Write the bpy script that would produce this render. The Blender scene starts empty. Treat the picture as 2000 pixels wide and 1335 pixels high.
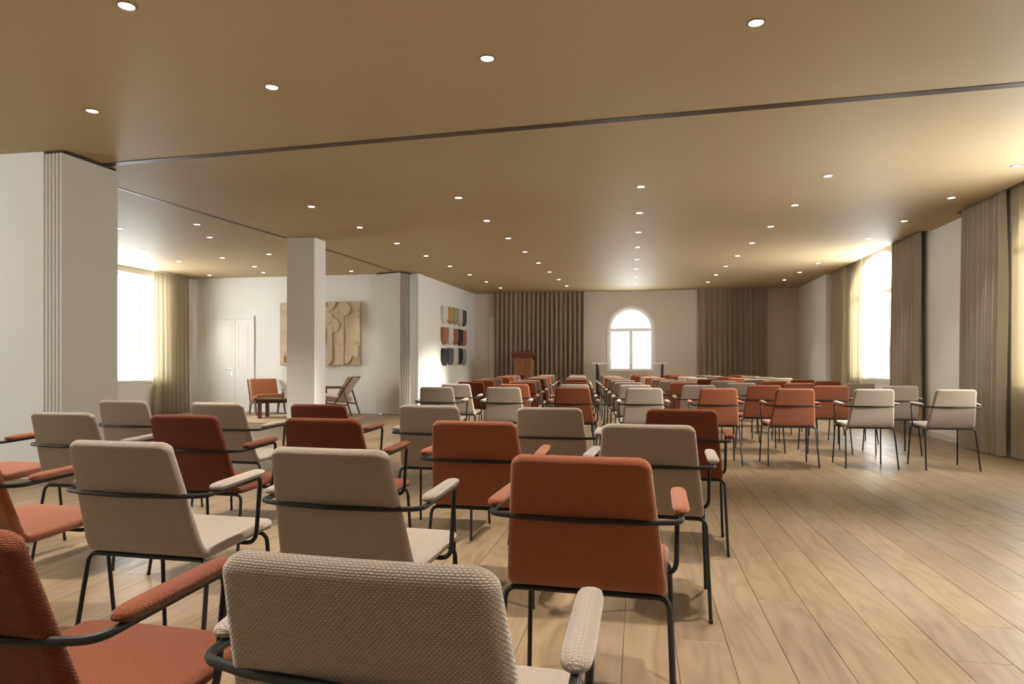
import bpy, bmesh, math, random
from mathutils import Vector, Matrix
random.seed(7)
PI = math.pi
S = bpy.context.scene
COL = S.collection

# ------------------------------------------------------------------ camera
F, YH, CAMH, YAW = 1333.0, 712.0, 1.04, 0.184          # pixels of a 2000 x 1335 frame, metres, radians
cam = bpy.data.objects.new('camera', bpy.data.cameras.new('camera'))
COL.objects.link(cam)
cam.data.sensor_width = 36.0
cam.data.lens = F / 2000.0 * 36.0
cam.data.shift_y = (YH - 667.5) / 2000.0
cam.data.clip_start = 0.02
cam.location = (0, 0, CAMH)
cam.rotation_euler = (PI / 2, 0, YAW)
S.camera = cam

# ------------------------------------------------------------------ light
S.view_settings.view_transform = 'Standard'
S.view_settings.look = 'None'
S.view_settings.gamma = 1.0
S.view_settings.use_curve_mapping = False
S.view_settings.exposure = 0.98
W = bpy.data.worlds.new('overcast_sky')
S.world = W
W.use_nodes = True
W.node_tree.nodes['Background'].inputs[0].default_value = (0.985, 0.99, 1.0, 1)
W.node_tree.nodes['Background'].inputs[1].default_value = 10.0
sun = bpy.data.objects.new('sun', bpy.data.lights.new('sun', 'SUN'))
COL.objects.link(sun)
sun.data.energy = 6.5
sun.data.angle = math.radians(7)
sun.data.color = (1.0, 0.93, 0.82)
sun.location = (20, -4, 8)
sun.rotation_euler = Vector((-1, 0.2, -0.215)).to_track_quat('-Z', 'Y').to_euler()
LAMP, BEAM = 20.0, 190.0                                            # glow of a recessed downlight

# ------------------------------------------------------------------ room measures
ZC = 2.97           # ceiling
XR = 4.15           # right (window) wall, inner face
XJ = 3.92           # right wall past the last curtain
YB = 18.12          # back wall
YN = -3.6           # wall behind the camera
XL = -9.9           # outer left wall
YS = 13.77          # far wall of the lounge
YP = 5.30           # pier wall between hall and lounge

cY, sY = math.cos(YAW), math.sin(YAW)
def at_ceiling(u, v, z=ZC):
    d = F * (z - CAMH) / (YH - v); r = (u - 1000) / F * d
    return (cY * r - sY * d, sY * r + cY * d)
def project(x, y, z):
    d = -sY * x + cY * y; r = cY * x + sY * y
    return (1000 + F * r / d, YH - F * (z - CAMH) / d, d) if d > .05 else (1e6, 1e6, d)

# ------------------------------------------------------------------ portals for the sky at each window opening, added near ones included
def portal(loc, size, rot):
    l = bpy.data.lights.new('window_daylight', 'AREA')
    l.shape = 'RECTANGLE'; l.size, l.size_y = size; l.cycles.is_portal = True
    o = bpy.data.objects.new('window_daylight', l); COL.objects.link(o)
    o.location = loc; o.rotation_euler = rot
for y in (13.05, 7.1, 1.15):
    portal((4.53, y, 1.95), (2.4, 2.7), (PI / 2, 0, PI / 2))
portal((-0.21, 18.49, 1.7), (1.2, 1.75), (PI / 2, 0, PI))
for y, w in ((12.0, 1.9), (1.7, 2.8)):
    portal((-10.23, y, 1.8), (w, 2.3), (PI / 2, 0, -PI / 2))

# ================================================================== helpers
def link(o, parent=None):
    COL.objects.link(o)
    if parent is not None: o.parent = parent
    return o
def new(name, verts, faces, mat, parent=None, smooth=False, uvs=None, normals=None):
    me = bpy.data.meshes.new(name)
    me.from_pydata([tuple(v) for v in verts], [], faces)
    if mat: me.materials.append(mat)
    if uvs is not None:
        uv = me.uv_layers.new(name='UVMap')
        for lp in me.loops: uv.data[lp.index].uv = uvs[lp.vertex_index]
    if smooth: me.polygons.foreach_set('use_smooth', [True] * len(me.polygons))
    if normals is not None: me.normals_split_custom_set_from_vertices([tuple(n) for n in normals])
    me.update()
    return link(bpy.data.objects.new(name, me), parent)
def tag(o, label, cat, group=None):
    o['label'] = label; o['category'] = cat
    if group: o['group'] = group
    return o
def struct(o, label=None):
    o['kind'] = 'structure'
    if label: o['label'] = label
    return o
def empty(name, loc=(0, 0, 0), rz=0.0):
    o = bpy.data.objects.new(name, None); COL.objects.link(o)
    o.location = loc; o.rotation_euler = (0, 0, rz); o.empty_display_size = .1
    return o
BOXF = [(0, 3, 2, 1), (4, 5, 6, 7), (0, 1, 5, 4), (1, 2, 6, 5), (2, 3, 7, 6), (3, 0, 4, 7)]
class MB:
    """collects shapes of ONE part"""
    def __init__(s): s.v = []; s.f = []
    def hexa(s, p):
        b = len(s.v); s.v += [tuple(q) for q in p]; s.f += [tuple(b + i for i in f) for f in BOXF]; return s
    def box(s, a, b):
        (x0, y0, z0), (x1, y1, z1) = a, b
        return s.hexa([(x0, y0, z0), (x1, y0, z0), (x1, y1, z0), (x0, y1, z0), (x0, y0, z1), (x1, y0, z1), (x1, y1, z1), (x0, y1, z1)])
    def bevbox(s, a, b, r):
        """box with chamfered edges"""
        bm = bmesh.new()
        c = [(a[i] + b[i]) / 2 for i in range(3)]; d = [abs(b[i] - a[i]) for i in range(3)]
        bmesh.ops.create_cube(bm, size=1, matrix=Matrix.Translation(c) @ Matrix.Diagonal((*d, 1)))
        bmesh.ops.bevel(bm, geom=bm.edges[:], offset=r, segments=2, profile=.6, affect='EDGES')
        return s.take(bm)
    def take(s, bm, M=None):
        b = len(s.v); bm.verts.index_update()
        s.v += [tuple((M @ v.co) if M else v.co) for v in bm.verts]
        s.f += [tuple(b + v.index for v in f.verts) for f in bm.faces]
        bm.free(); return s
    def tube(s, pts, r, n=8, caps=True):
        pts = [Vector(p) for p in pts]; b = len(s.v); up = None
        for i, p in enumerate(pts):
            t = (pts[min(i + 1, len(pts) - 1)] - pts[max(i - 1, 0)]).normalized()
            if up is None:
                up = Vector((0, 0, 1)) if abs(t.z) < .9 else Vector((1, 0, 0))
            u = (up - t * up.dot(t)).normalized(); up = u; w = t.cross(u)
            rr = r[i] if isinstance(r, (list, tuple)) else r
            for k in range(n):
                a = 2 * PI * k / n
                s.v.append(tuple(p + u * (rr * math.cos(a)) + w * (rr * math.sin(a))))
        for i in range(len(pts) - 1):
            for k in range(n):
                k2 = (k + 1) % n
                s.f.append((b + i * n + k, b + i * n + k2, b + (i + 1) * n + k2, b + (i + 1) * n + k))
        if caps:
            s.f.append(tuple(b + k for k in reversed(range(n))))
            e = b + (len(pts) - 1) * n
            s.f.append(tuple(e + k for k in range(n)))
        return s
    def prism(s, poly, origin, ax, ay, an, depth):
        """extrude a 2-D outline: origin + ax*x + ay*y, along an*depth"""
        o, ax, ay, an = Vector(origin), Vector(ax), Vector(ay), Vector(an)
        n = len(poly); b = len(s.v)
        for k in (0, 1):
            for (x, y) in poly: s.v.append(tuple(o + ax * x + ay * y + an * (depth * k)))
        s.f.append(tuple(b + i for i in reversed(range(n)))); s.f.append(tuple(b + n + i for i in range(n)))
        for i in range(n):
            j = (i + 1) % n; s.f.append((b + i, b + j, b + n + j, b + n + i))
        return s
    def lathe(s, prof, c=(0, 0, 0), n=24):
        b = len(s.v)
        for (r, z) in prof:
            for k in range(n):
                a = 2 * PI * k / n; s.v.append((c[0] + r * math.cos(a), c[1] + r * math.sin(a), c[2] + z))
        for i in range(len(prof) - 1):
            for k in range(n):
                k2 = (k + 1) % n; s.f.append((b + i * n + k, b + i * n + k2, b + (i + 1) * n + k2, b + (i + 1) * n + k))
        s.f.append(tuple(b + k for k in reversed(range(n))))
        e = b + (len(prof) - 1) * n; s.f.append(tuple(e + k for k in range(n)))
        return s
    def build(s, name, mat, parent=None, smooth=False):
        o = new(name, s.v, s.f, mat, parent, smooth)
        if smooth: o.data.set_sharp_from_angle(angle=math.radians(45))
        return o
def fillet(pts, r, n=5):
    """round the inner corners of a polyline"""
    pts = [Vector(p) for p in pts]; out = [pts[0]]
    for i in range(1, len(pts) - 1):
        a, p, b = pts[i - 1], pts[i], pts[i + 1]
        da, db = (a - p), (b - p)
        rr = r[i - 1] if isinstance(r, (list, tuple)) else r
        half = da.angle(db) / 2
        t = min(rr / math.tan(half), da.length * .49, db.length * .49)
        p0, p1 = p + da.normalized() * t, p + db.normalized() * t
        for k in range(n + 1):
            q = k / n; out.append((1 - q) ** 2 * p0 + 2 * q * (1 - q) * p + q * q * p1)
    out.append(pts[-1]); return out

# ================================================================== materials
def mat(name, col, rough=.6, spec=.5, metal=0.0, bump=None, vary=None, sheen=0.0):
    m = bpy.data.materials.new(name); m.use_nodes = True
    nt = m.node_tree; P = nt.nodes['Principled BSDF']
    P.inputs['Base Color'].default_value = (*col, 1); P.inputs['Roughness'].default_value = rough
    P.inputs['Specular IOR Level'].default_value = spec; P.inputs['Metallic'].default_value = metal
    if sheen: P.inputs['Sheen Weight'].default_value = sheen; P.inputs['Sheen Roughness'].default_value = .45
    tc = nt.nodes.new('ShaderNodeTexCoord')
    if vary:
        sc, amt = vary
        n = nt.nodes.new('ShaderNodeTexNoise'); n.inputs['Scale'].default_value = sc; n.inputs['Detail'].default_value = 5
        nt.links.new(tc.outputs['Object'], n.inputs['Vector'])
        mx = nt.nodes.new('ShaderNodeMix'); mx.data_type = 'RGBA'
        mx.inputs[6].default_value = (*[c * (1 - amt) for c in col], 1); mx.inputs[7].default_value = (*[min(1, c * (1 + amt)) for c in col], 1)
        nt.links.new(n.outputs['Fac'], mx.inputs[0]); nt.links.new(mx.outputs[2], P.inputs['Base Color'])
    if bump:
        sc, st, dist = bump
        n = nt.nodes.new('ShaderNodeTexNoise'); n.inputs['Scale'].default_value = sc; n.inputs['Detail'].default_value = 4
        nt.links.new(tc.outputs['Object'], n.inputs['Vector'])
        b = nt.nodes.new('ShaderNodeBump'); b.inputs['Strength'].default_value = st; b.inputs['Distance'].default_value = dist
        nt.links.new(n.outputs['Fac'], b.inputs['Height']); nt.links.new(b.outputs[0], P.inputs['Normal'])
    return m
def M_(nt, op, a, b=None):
    n = nt.nodes.new('ShaderNodeMath'); n.operation = op
    for i, x in enumerate((a, b)):
        if x is None: continue
        if isinstance(x, (int, float)): n.inputs[i].default_value = x
        else: nt.links.new(x, n.inputs[i])
    return n.outputs[0]
def weave(name, main, gap, sheen=.35, pu=.0068, pv=.0038):
    m = bpy.data.materials.new(name); m.use_nodes = True
    nt = m.node_tree; P = nt.nodes['Principled BSDF']
    P.inputs['Roughness'].default_value = .92; P.inputs['Specular IOR Level'].default_value = .15
    P.inputs['Sheen Weight'].default_value = sheen; P.inputs['Sheen Roughness'].default_value = .38
    P.inputs['Sheen Tint'].default_value = (1, .95, .90, 1) if main[1] > .2 else (1, .72, .60, 1)
    uv = nt.nodes.new('ShaderNodeUVMap'); uv.uv_map = 'UVMap'
    sp = nt.nodes.new('ShaderNodeSeparateXYZ'); nt.links.new(uv.outputs[0], sp.inputs[0])
    wob = nt.nodes.new('ShaderNodeTexNoise'); wob.inputs['Scale'].default_value = 55; nt.links.new(uv.outputs[0], wob.inputs['Vector'])
    w = M_(nt, 'MULTIPLY', M_(nt, 'SUBTRACT', wob.outputs['Fac'], .5), .55)
    v = M_(nt, 'ADD', M_(nt, 'DIVIDE', sp.outputs[1], pv), w)
    row = M_(nt, 'FLOOR', v)
    u = M_(nt, 'ADD', M_(nt, 'ADD', M_(nt, 'DIVIDE', sp.outputs[0], pu), M_(nt, 'MULTIPLY', row, .5)), w)
    a = M_(nt, 'ABSOLUTE', M_(nt, 'SINE', M_(nt, 'MULTIPLY', u, PI)))
    b = M_(nt, 'ABSOLUTE', M_(nt, 'SINE', M_(nt, 'MULTIPLY', v, PI)))
    hh = M_(nt, 'POWER', M_(nt, 'MULTIPLY', a, b), .55)
    n2 = nt.nodes.new('ShaderNodeTexNoise'); n2.inputs['Scale'].default_value = 260; n2.inputs['Detail'].default_value = 2
    sx = nt.nodes.new('ShaderNodeMapping'); sx.inputs['Scale'].default_value = (.25, 1, 1)
    nt.links.new(uv.outputs[0], sx.inputs[0]); nt.links.new(sx.outputs[0], n2.inputs['Vector'])
    fac = M_(nt, 'ADD', M_(nt, 'MULTIPLY', hh, .8), M_(nt, 'MULTIPLY', n2.outputs['Fac'], .3))
    mx = nt.nodes.new('ShaderNodeMix'); mx.data_type = 'RGBA'; mx.clamp_factor = True
    mx.inputs[6].default_value = (*gap, 1); mx.inputs[7].default_value = (*main, 1)
    nt.links.new(fac, mx.inputs[0]); nt.links.new(mx.outputs[2], P.inputs['Base Color'])
    bp = nt.nodes.new('ShaderNodeBump'); bp.inputs['Strength'].default_value = .9; bp.inputs['Distance'].default_value = .0014
    nt.links.new(hh, bp.inputs['Height']); nt.links.new(bp.outputs[0], P.inputs['Normal'])
    return m
def wood(name, dark, light, rough=.45, along='Y', island=False, obj_random=False, scale=1.0, varyv=.075, cathedral=.5):
    m = bpy.data.materials.new(name); m.use_nodes = True
    nt = m.node_tree; P = nt.nodes['Principled BSDF']
    P.inputs['Roughness'].default_value = rough; P.inputs['Specular IOR Level'].default_value = .4
    tc = nt.nodes.new('ShaderNodeTexCoord'); co = tc.outputs['Object']; rnd = None
    if island:
        g = nt.nodes.new('ShaderNodeNewGeometry'); rnd = g.outputs['Random Per Island']
    if obj_random:
        g = nt.nodes.new('ShaderNodeObjectInfo'); rnd = g.outputs['Random']
    if rnd:
        cb = nt.nodes.new('ShaderNodeCombineXYZ')
        nt.links.new(M_(nt, 'MULTIPLY', rnd, 37.0), cb.inputs[0]); nt.links.new(M_(nt, 'MULTIPLY', rnd, 91.0), cb.inputs[1])
        ad = nt.nodes.new('ShaderNodeVectorMath'); ad.operation = 'ADD'
        nt.links.new(co, ad.inputs[0]); nt.links.new(cb.outputs[0], ad.inputs[1]); co = ad.outputs[0]
    mp = nt.nodes.new('ShaderNodeMapping'); nt.links.new(co, mp.inputs[0])
    sl, sh = 1.3 * scale, 22 * scale
    mp.inputs['Scale'].default_value = {'Y': (sh, sl, sh), 'X': (sl, sh, sh), 'Z': (sh, sh, sl)}[along]
    n1 = nt.nodes.new('ShaderNodeTexNoise'); n1.inputs['Scale'].default_value = 1; n1.inputs['Detail'].default_value = 7; n1.inputs['Roughness'].default_value = .62
    nt.links.new(mp.outputs[0], n1.inputs['Vector'])
    mp2 = nt.nodes.new('ShaderNodeMapping'); nt.links.new(co, mp2.inputs[0])
    l2, h2 = .9 * scale, 4.6 * scale
    mp2.inputs['Scale'].default_value = {'Y': (h2, l2, h2), 'X': (l2, h2, h2), 'Z': (h2, h2, l2)}[along]
    n2 = nt.nodes.new('ShaderNodeTexNoise'); n2.inputs['Scale'].default_value = 1; n2.inputs['Detail'].default_value = 2; n2.inputs['Distortion'].default_value = .5
    nt.links.new(mp2.outputs[0], n2.inputs['Vector'])
    rings = M_(nt, 'ABSOLUTE', M_(nt, 'SINE', M_(nt, 'MULTIPLY', n2.outputs['Fac'], 26)))
    fac = M_(nt, 'ADD', M_(nt, 'MULTIPLY', n1.outputs['Fac'], 1.25 - .45 * cathedral), M_(nt, 'MULTIPLY', rings, .28 * cathedral))
    fac = M_(nt, 'SUBTRACT', fac, .12)
    mx = nt.nodes.new('ShaderNodeMix'); mx.data_type = 'RGBA'; mx.clamp_factor = True
    mx.inputs[6].default_value = (*dark, 1); mx.inputs[7].default_value = (*light, 1)
    nt.links.new(fac, mx.inputs[0]); out = mx.outputs[2]
    if rnd:
        hs = nt.nodes.new('ShaderNodeHueSaturation'); nt.links.new(out, hs.inputs['Color'])
        nt.links.new(M_(nt, 'ADD', M_(nt, 'MULTIPLY', rnd, 2 * varyv), 1 - varyv), hs.inputs['Value'])
        r2 = M_(nt, 'FRACT', M_(nt, 'MULTIPLY', rnd, 17.3))
        nt.links.new(M_(nt, 'ADD', M_(nt, 'MULTIPLY', r2, .14), .96), hs.inputs['Saturation'])
        out = hs.outputs[0]
    nt.links.new(out, P.inputs['Base Color'])
    bp = nt.nodes.new('ShaderNodeBump'); bp.inputs['Strength'].default_value = .12; bp.inputs['Distance'].default_value = .002
    nt.links.new(n1.outputs['Fac'], bp.inputs['Height']); nt.links.new(bp.outputs[0], P.inputs['Normal'])
    return m
def emitter(name, col, st):
    m = bpy.data.materials.new(name); m.use_nodes = True
    P = m.node_tree.nodes['Principled BSDF']
    P.inputs['Base Color'].default_value = (.9, .9, .88, 1)
    P.inputs['Emission Color'].default_value = (*col, 1); P.inputs['Emission Strength'].default_value = st
    return m
def pane_glass():
    m = bpy.data.materials.new('window_glass'); m.use_nodes = True; nt = m.node_tree
    nt.nodes.remove(nt.nodes['Principled BSDF'])
    tr = nt.nodes.new('ShaderNodeBsdfTransparent'); gl = nt.nodes.new('ShaderNodeBsdfGlossy'); gl.inputs['Roughness'].default_value = .02
    tr.inputs[0].default_value = (.97, .985, .98, 1)
    mx = nt.nodes.new('ShaderNodeMixShader'); mx.inputs[0].default_value = .05
    nt.links.new(tr.outputs[0], mx.inputs[1]); nt.links.new(gl.outputs[0], mx.inputs[2])
    nt.links.new(mx.outputs[0], nt.nodes['Material Output'].inputs[0]); return m
def sheer_mat():
    m = bpy.data.materials.new('sheer_linen'); m.use_nodes = True; nt = m.node_tree
    nt.nodes.remove(nt.nodes['Principled BSDF'])
    uv = nt.nodes.new('ShaderNodeUVMap'); uv.uv_map = 'UVMap'
    sp = nt.nodes.new('ShaderNodeSeparateXYZ'); nt.links.new(uv.outputs[0], sp.inputs[0])
    nz = nt.nodes.new('ShaderNodeTexNoise'); nz.inputs['Scale'].default_value = 9; nz.inputs['Detail'].default_value = 4
    nt.links.new(uv.outputs[0], nz.inputs['Vector'])
    w = M_(nt, 'MULTIPLY', nz.outputs['Fac'], 1.6)
    a = M_(nt, 'ABSOLUTE', M_(nt, 'SINE', M_(nt, 'ADD', M_(nt, 'MULTIPLY', sp.outputs[0], PI / .017), w)))
    b = M_(nt, 'ABSOLUTE', M_(nt, 'SINE', M_(nt, 'ADD', M_(nt, 'MULTIPLY', sp.outputs[1], PI / .017), w)))
    thread = M_(nt, 'MAXIMUM', a, b)
    hole = M_(nt, 'LESS_THAN', thread, .62)
    df = nt.nodes.new('ShaderNodeBsdfDiffuse'); df.inputs[0].default_value = (.56, .49, .35, 1)
    tl = nt.nodes.new('ShaderNodeBsdfTranslucent'); tl.inputs[0].default_value = (.21, .175, .11, 1)
    m1 = nt.nodes.new('ShaderNodeMixShader'); m1.inputs[0].default_value = .42
    nt.links.new(df.outputs[0], m1.inputs[1]); nt.links.new(tl.outputs[0], m1.inputs[2])
    tr = nt.nodes.new('ShaderNodeBsdfTransparent')
    m2 = nt.nodes.new('ShaderNodeMixShader'); nt.links.new(M_(nt, 'ADD', M_(nt, 'MULTIPLY', hole, .14), .005), m2.inputs[0])
    nt.links.new(m1.outputs[0], m2.inputs[1]); nt.links.new(tr.outputs[0], m2.inputs[2])
    nt.links.new(m2.outputs[0], nt.nodes['Material Output'].inputs[0]); return m

WALL = mat('plaster_wall', (.76, .75, .705), .85, .25, bump=(38, .35, .004), vary=(1.1, .04))
TAUPE = mat('taupe_wall', (.62, .555, .47), .85, .25, bump=(38, .3, .004), vary=(1.1, .04))
CEIL = mat('tan_satin_ceiling', (.41, .315, .18), .60, .28, bump=(120, .10, .002), vary=(.8, .04))
TRIMW = mat('white_painted_trim', (.74, .72, .68), .5, .4)
FRAMEW = mat('white_window_frame', (.88, .88, .87), .45, .4)
GLASS = pane_glass()
SHEER = sheer_mat()
DRAPE = mat('taupe_drape', (.42, .37, .295), .9, .15, bump=(260, .25, .002), sheen=.25)
DRAPEB = mat('brown_drape', (.40, .335, .26), .9, .15, bump=(260, .25, .002), sheen=.25)
PANEL = mat('partition_laminate', (.52, .475, .41), .55, .35, vary=(2, .03))
GAPB = mat('dark_brown_filler', (.035, .022, .014), .7, .3)
RAIL = mat('bronze_ceiling_rail', (.05, .032, .02), .5, .4)
STEEL = mat('black_powder_coat', (.012, .011, .010), .5, .28, bump=(900, .08, .0006))
OAK = wood('oak_plank', (.098, .060, .029), (.285, .204, .121), .42, 'Y', obj_random=True, cathedral=.9)
OAKS = wood('oak_plank_far', (.098, .060, .029), (.285, .204, .121), .42, 'Y', island=True, cathedral=.9)
SUBF = mat('floor_joint', (.10, .06, .035), .9, .1)
WALNUT = wood('walnut', (.09, .045, .026), (.22, .12, .072), .45, 'Z', scale=2)
DKWOOD = wood('dark_table_wood', (.035, .02, .014), (.10, .058, .038), .4, 'X', scale=2)
CHERRY = wood('cherry_wood', (.17, .065, .024), (.33, .15, .065), .45, 'Z', scale=2)
CHERRYD = wood('dark_cherry_top', (.09, .025, .012), (.17, .052, .022), .35, 'X', scale=2)
PALEWOOD = wood('pale_relief_wood', (.38, .285, .17), (.60, .475, .31), .6, 'Z', scale=2)
PALEWOOD2 = wood('pale_relief_wood_raised', (.42, .32, .20), (.63, .505, .345), .6, 'Z', scale=2)
TANLEATHER = mat('tan_leather', (.34, .12, .048), .5, .4, vary=(9, .14), bump=(40, .2, .003))
BEIGECUSH = mat('beige_cushion', (.52, .40, .30), .9, .2, vary=(14, .06), bump=(250, .3, .002), sheen=.3)
JUTE = mat('jute_rug', (.43, .32, .19), .95, .1, bump=(160, .8, .01), vary=(30, .2))
CHROME = mat('brushed_nickel', (.45, .43, .40), .3, .5, metal=1.0)
BLACK = mat('black_metal', (.012, .012, .012), .4, .4)
WHITETOP = mat('white_table_top', (.78, .77, .75), .35, .5)
AMBER = mat('amber_bottle', (.30, .16, .06), .15, .6)
LED = emitter('downlight_lens', (1.0, .92, .80), LAMP)
BEZEL = mat('downlight_bezel', (.16, .12, .085), .4, .5)

FAB = {
    'beige': weave('beige_weave', (.385, .307, .238), (.085, .060, .040), .75),
    'rust': weave('rust_weave', (.315, .097, .041), (.12, .027, .009), .65),
    'maroon': weave('maroon_weave', (.172, .044, .0175), (.066, .0135, .005), .3),
}

# ================================================================== the room
def strips(name, mapf, L, H, openings, thick, m):
    """a wall: mapf(along, depth, z); openings (centre, half width, sill, spring, rise)"""
    mb = MB(); cuts = {0.0, L}
    for (c, hw, sill, spr, rise) in openings:
        n = 20 if rise else 1
        for k in range(n + 1): cuts.add(round(c + hw * (-math.cos(PI * k / n) if rise else (2 * k / n - 1)), 5))
    cuts = sorted(cuts)
    def top(op, a):
        c, hw, sill, spr, rise = op
        q = max(0, 1 - ((a - c) / hw) ** 2); return spr + rise * math.sqrt(q)
    def blk(a0, a1, z0a, z0b, z1):
        mb.hexa([mapf(a0, 0, z0a), mapf(a1, 0, z0b), mapf(a1, thick, z0b), mapf(a0, thick, z0a),
                 mapf(a0, 0, z1), mapf(a1, 0, z1), mapf(a1, thick, z1), mapf(a0, thick, z1)])
    for a0, a1 in zip(cuts, cuts[1:]):
        mid = (a0 + a1) / 2
        op = next((o for o in openings if abs(mid - o[0]) < o[1]), None)
        if op is None: blk(a0, a1, 0, 0, H)
        else:
            blk(a0, a1, 0, 0, op[2])
            ta, tb = top(op, a0), top(op, a1)
            if max(ta, tb) < H - .005: blk(a0, a1, ta, tb, H)
    return struct(mb.build(name, m))
def window_frame(name, mapf, op, d0, d1, bar, transom, mullions, label, sill=None, cas=.035):
    """frame, panes and bars of a window as one structure with parts; a = along the wall"""
    c, hw, s0, spr, rise = op
    root = struct(empty(name, mapf(c, d0, s0)), label)
    inv = root.location.copy()
    def P(a, d, z): return Vector(mapf(a, d, z)) - inv
    n = 28
    def outline(inset):
        pts = [(c - hw + inset, s0 + inset)]
        if rise:
            for k in range(n + 1):
                t = PI - PI * k / n
                pts.append((c + (hw - inset) * math.cos(t), spr + (rise - inset) * math.sin(t)))
        else: pts += [(c - hw + inset, spr - inset), (c + hw - inset, spr - inset)]
        pts.append((c + hw - inset, s0 + inset)); return pts
    o, i = outline(0), outline(bar)
    mb = MB(); N = len(o)
    for k in range(N):
        k2 = (k + 1) % N
        mb.hexa([P(o[k][0], d0, o[k][1]), P(o[k2][0], d0, o[k2][1]), P(o[k2][0], d1, o[k2][1]), P(o[k][0], d1, o[k][1]),
                 P(i[k][0], d0, i[k][1]), P(i[k2][0], d0, i[k2][1]), P(i[k2][0], d1, i[k2][1]), P(i[k][0], d1, i[k][1])])
    mb.build('window_frame', FRAMEW, root)
    if transom:
        b = MB(); b.hexa([P(c - hw + bar, d0, transom - cas), P(c + hw - bar, d0, transom - cas), P(c + hw - bar, d1, transom - cas), P(c - hw + bar, d1, transom - cas),
                          P(c - hw + bar, d0, transom + cas), P(c + hw - bar, d0, transom + cas), P(c + hw - bar, d1, transom + cas), P(c - hw + bar, d1, transom + cas)])
        b.build('transom', FRAMEW, root)
    zt = (transom - cas) if transom else spr - bar
    for a in mullions:
        b = MB(); b.hexa([P(a - cas, d0, s0 + bar), P(a + cas, d0, s0 + bar), P(a + cas, d1, s0 + bar), P(a - cas, d1, s0 + bar),
                          P(a - cas, d0, zt), P(a + cas, d0, zt), P(a + cas, d1, zt), P(a - cas, d1, zt)])
        b.build('mullion', FRAMEW, root)
    dm = (d0 + d1) / 2
    edges = [c - hw + bar] + [q for a in mullions for q in (a - cas, a + cas)] + [c + hw - bar]
    for a0, a1 in zip(edges[::2], edges[1::2]):
        b = MB(); b.hexa([P(a0, dm - .004, s0 + bar), P(a1, dm - .004, s0 + bar), P(a1, dm + .004, s0 + bar), P(a0, dm + .004, s0 + bar),
                          P(a0, dm - .004, zt), P(a1, dm - .004, zt), P(a1, dm + .004, zt), P(a0, dm + .004, zt)])
        b.build('pane', GLASS, root)
    if transom and rise:
        up = [(c - hw + bar, transom + cas)] + [p for p in i if p[1] > transom + cas] + [(c + hw - bar, transom + cas)]
        b = MB(); nn = len(up)
        b.v = [tuple(P(a, dm + dd, z)) for dd in (-.004, .004) for (a, z) in up]
        b.f = [tuple(reversed(range(nn))), tuple(range(nn, 2 * nn))] + [(k, (k + 1) % nn, nn + (k + 1) % nn, nn + k) for k in range(nn)]
        b.build('pane', GLASS, root)
    if sill is not None:
        b = MB(); b.hexa([P(c - hw - .02, -sill, s0 - .035), P(c + hw + .02, -sill, s0 - .035), P(c + hw + .02, d0, s0 - .035), P(c - hw - .02, d0, s0 - .035),
                          P(c - hw - .02, -sill, s0 + .007), P(c + hw + .02, -sill, s0 + .007), P(c + hw + .02, d0, s0 + .007), P(c - hw - .02, d0, s0 + .007)])
        b.build('window_sill', TRIMW, root)
    return root

# ---- floor: base slab and oak planks
floor = struct(MB().box((XL - .05, YN, -.12), (XR + .05, YB, -.013)).build('floor', SUBF), 'light oak plank floor running towards the arched window')
PW, PL, G = .191, 1.93, .0016
def plank_verts(w, l):
    e = .0014; z0, z1, z2 = -.013, -e, 0.0
    a, b = w / 2, l / 2
    v = []
    for (x, y, z) in ((a, b, z0), (a, b, z1), (a - e, b - e, z2)):
        v += [(-x, -y, z), (x, -y, z), (x, y, z), (-x, y, z)]
    f = [(8, 9, 10, 11)]
    for k in (0, 4):
        f += [(k + i, k + (i + 1) % 4, k + 4 + (i + 1) % 4, k + 4 + i) for i in range(4)]
    return v, f
full_v, full_f = plank_verts(PW - G, PL - G)
planks = []
x0 = -10.05 + .06
ncol = int((XR + .05 - x0) / PW) + 1
for i in range(ncol):
    xc = x0 + (i + .5) * PW
    y = YN - random.random() * PL
    while y < YB:
        a, b = max(y, YN), min(y + PL, YB)
        if b - a > .05: planks.append((xc, (a + b) / 2, b - a))
        y += PL
def score(p):
    xc, yc, l = p; s = 0
    for t in (-.5, -.3, -.1, .1, .3, .5):
        u, v, d = project(xc, yc + t * l, 0)
        if d > .3 and -60 < u < 2060 and v < 1400: s += 1 / d ** 3
    return s
planks.sort(key=score, reverse=True)
shared = bpy.data.meshes.new('plank'); shared.from_pydata(full_v, [], full_f); shared.materials.append(OAK)
for (xc, yc, l) in planks[:290]:
    if l > PL - .01: me = shared
    else:
        v, f = plank_verts(PW - G, l - G); me = bpy.data.meshes.new('plank'); me.from_pydata(v, [], f); me.materials.append(OAK)
    o = bpy.data.objects.new('plank', me); link(o, floor); o.location = (xc, yc, 0)
rest = MB()
for (xc, yc, l) in planks[290:]:
    v, f = plank_verts(PW - G, l - G); b = len(rest.v)
    rest.v += [(x + xc, y + yc, z) for (x, y, z) in v]; rest.f += [tuple(b + i for i in q) for q in f]
rp = rest.build('distant_planks', OAKS, floor); rp['kind'] = 'stuff'

# ---- ceiling with curtain coves along the window wall
cb = MB()
XC = 3.97
cb.box((XL - .3, YN - .3, ZC), (XC, YB + .3, ZC + .3))
coves = [(10.78, 15.52), (4.92, 9.62), (-1.0, 3.7)]
yy = YN - .3
for (a, b) in sorted(coves):
    cb.box((XC, yy, ZC), (XR + .35, a, ZC + .3)); cb.box((XC, a, ZC + .24), (XR + .35, b, ZC + .3)); yy = b
cb.box((XC, yy, ZC), (XR + .35, YB + .3, ZC + .3))
struct(cb.build('ceiling', CEIL), 'tan satin ceiling with recessed downlights and curtain coves')

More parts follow.
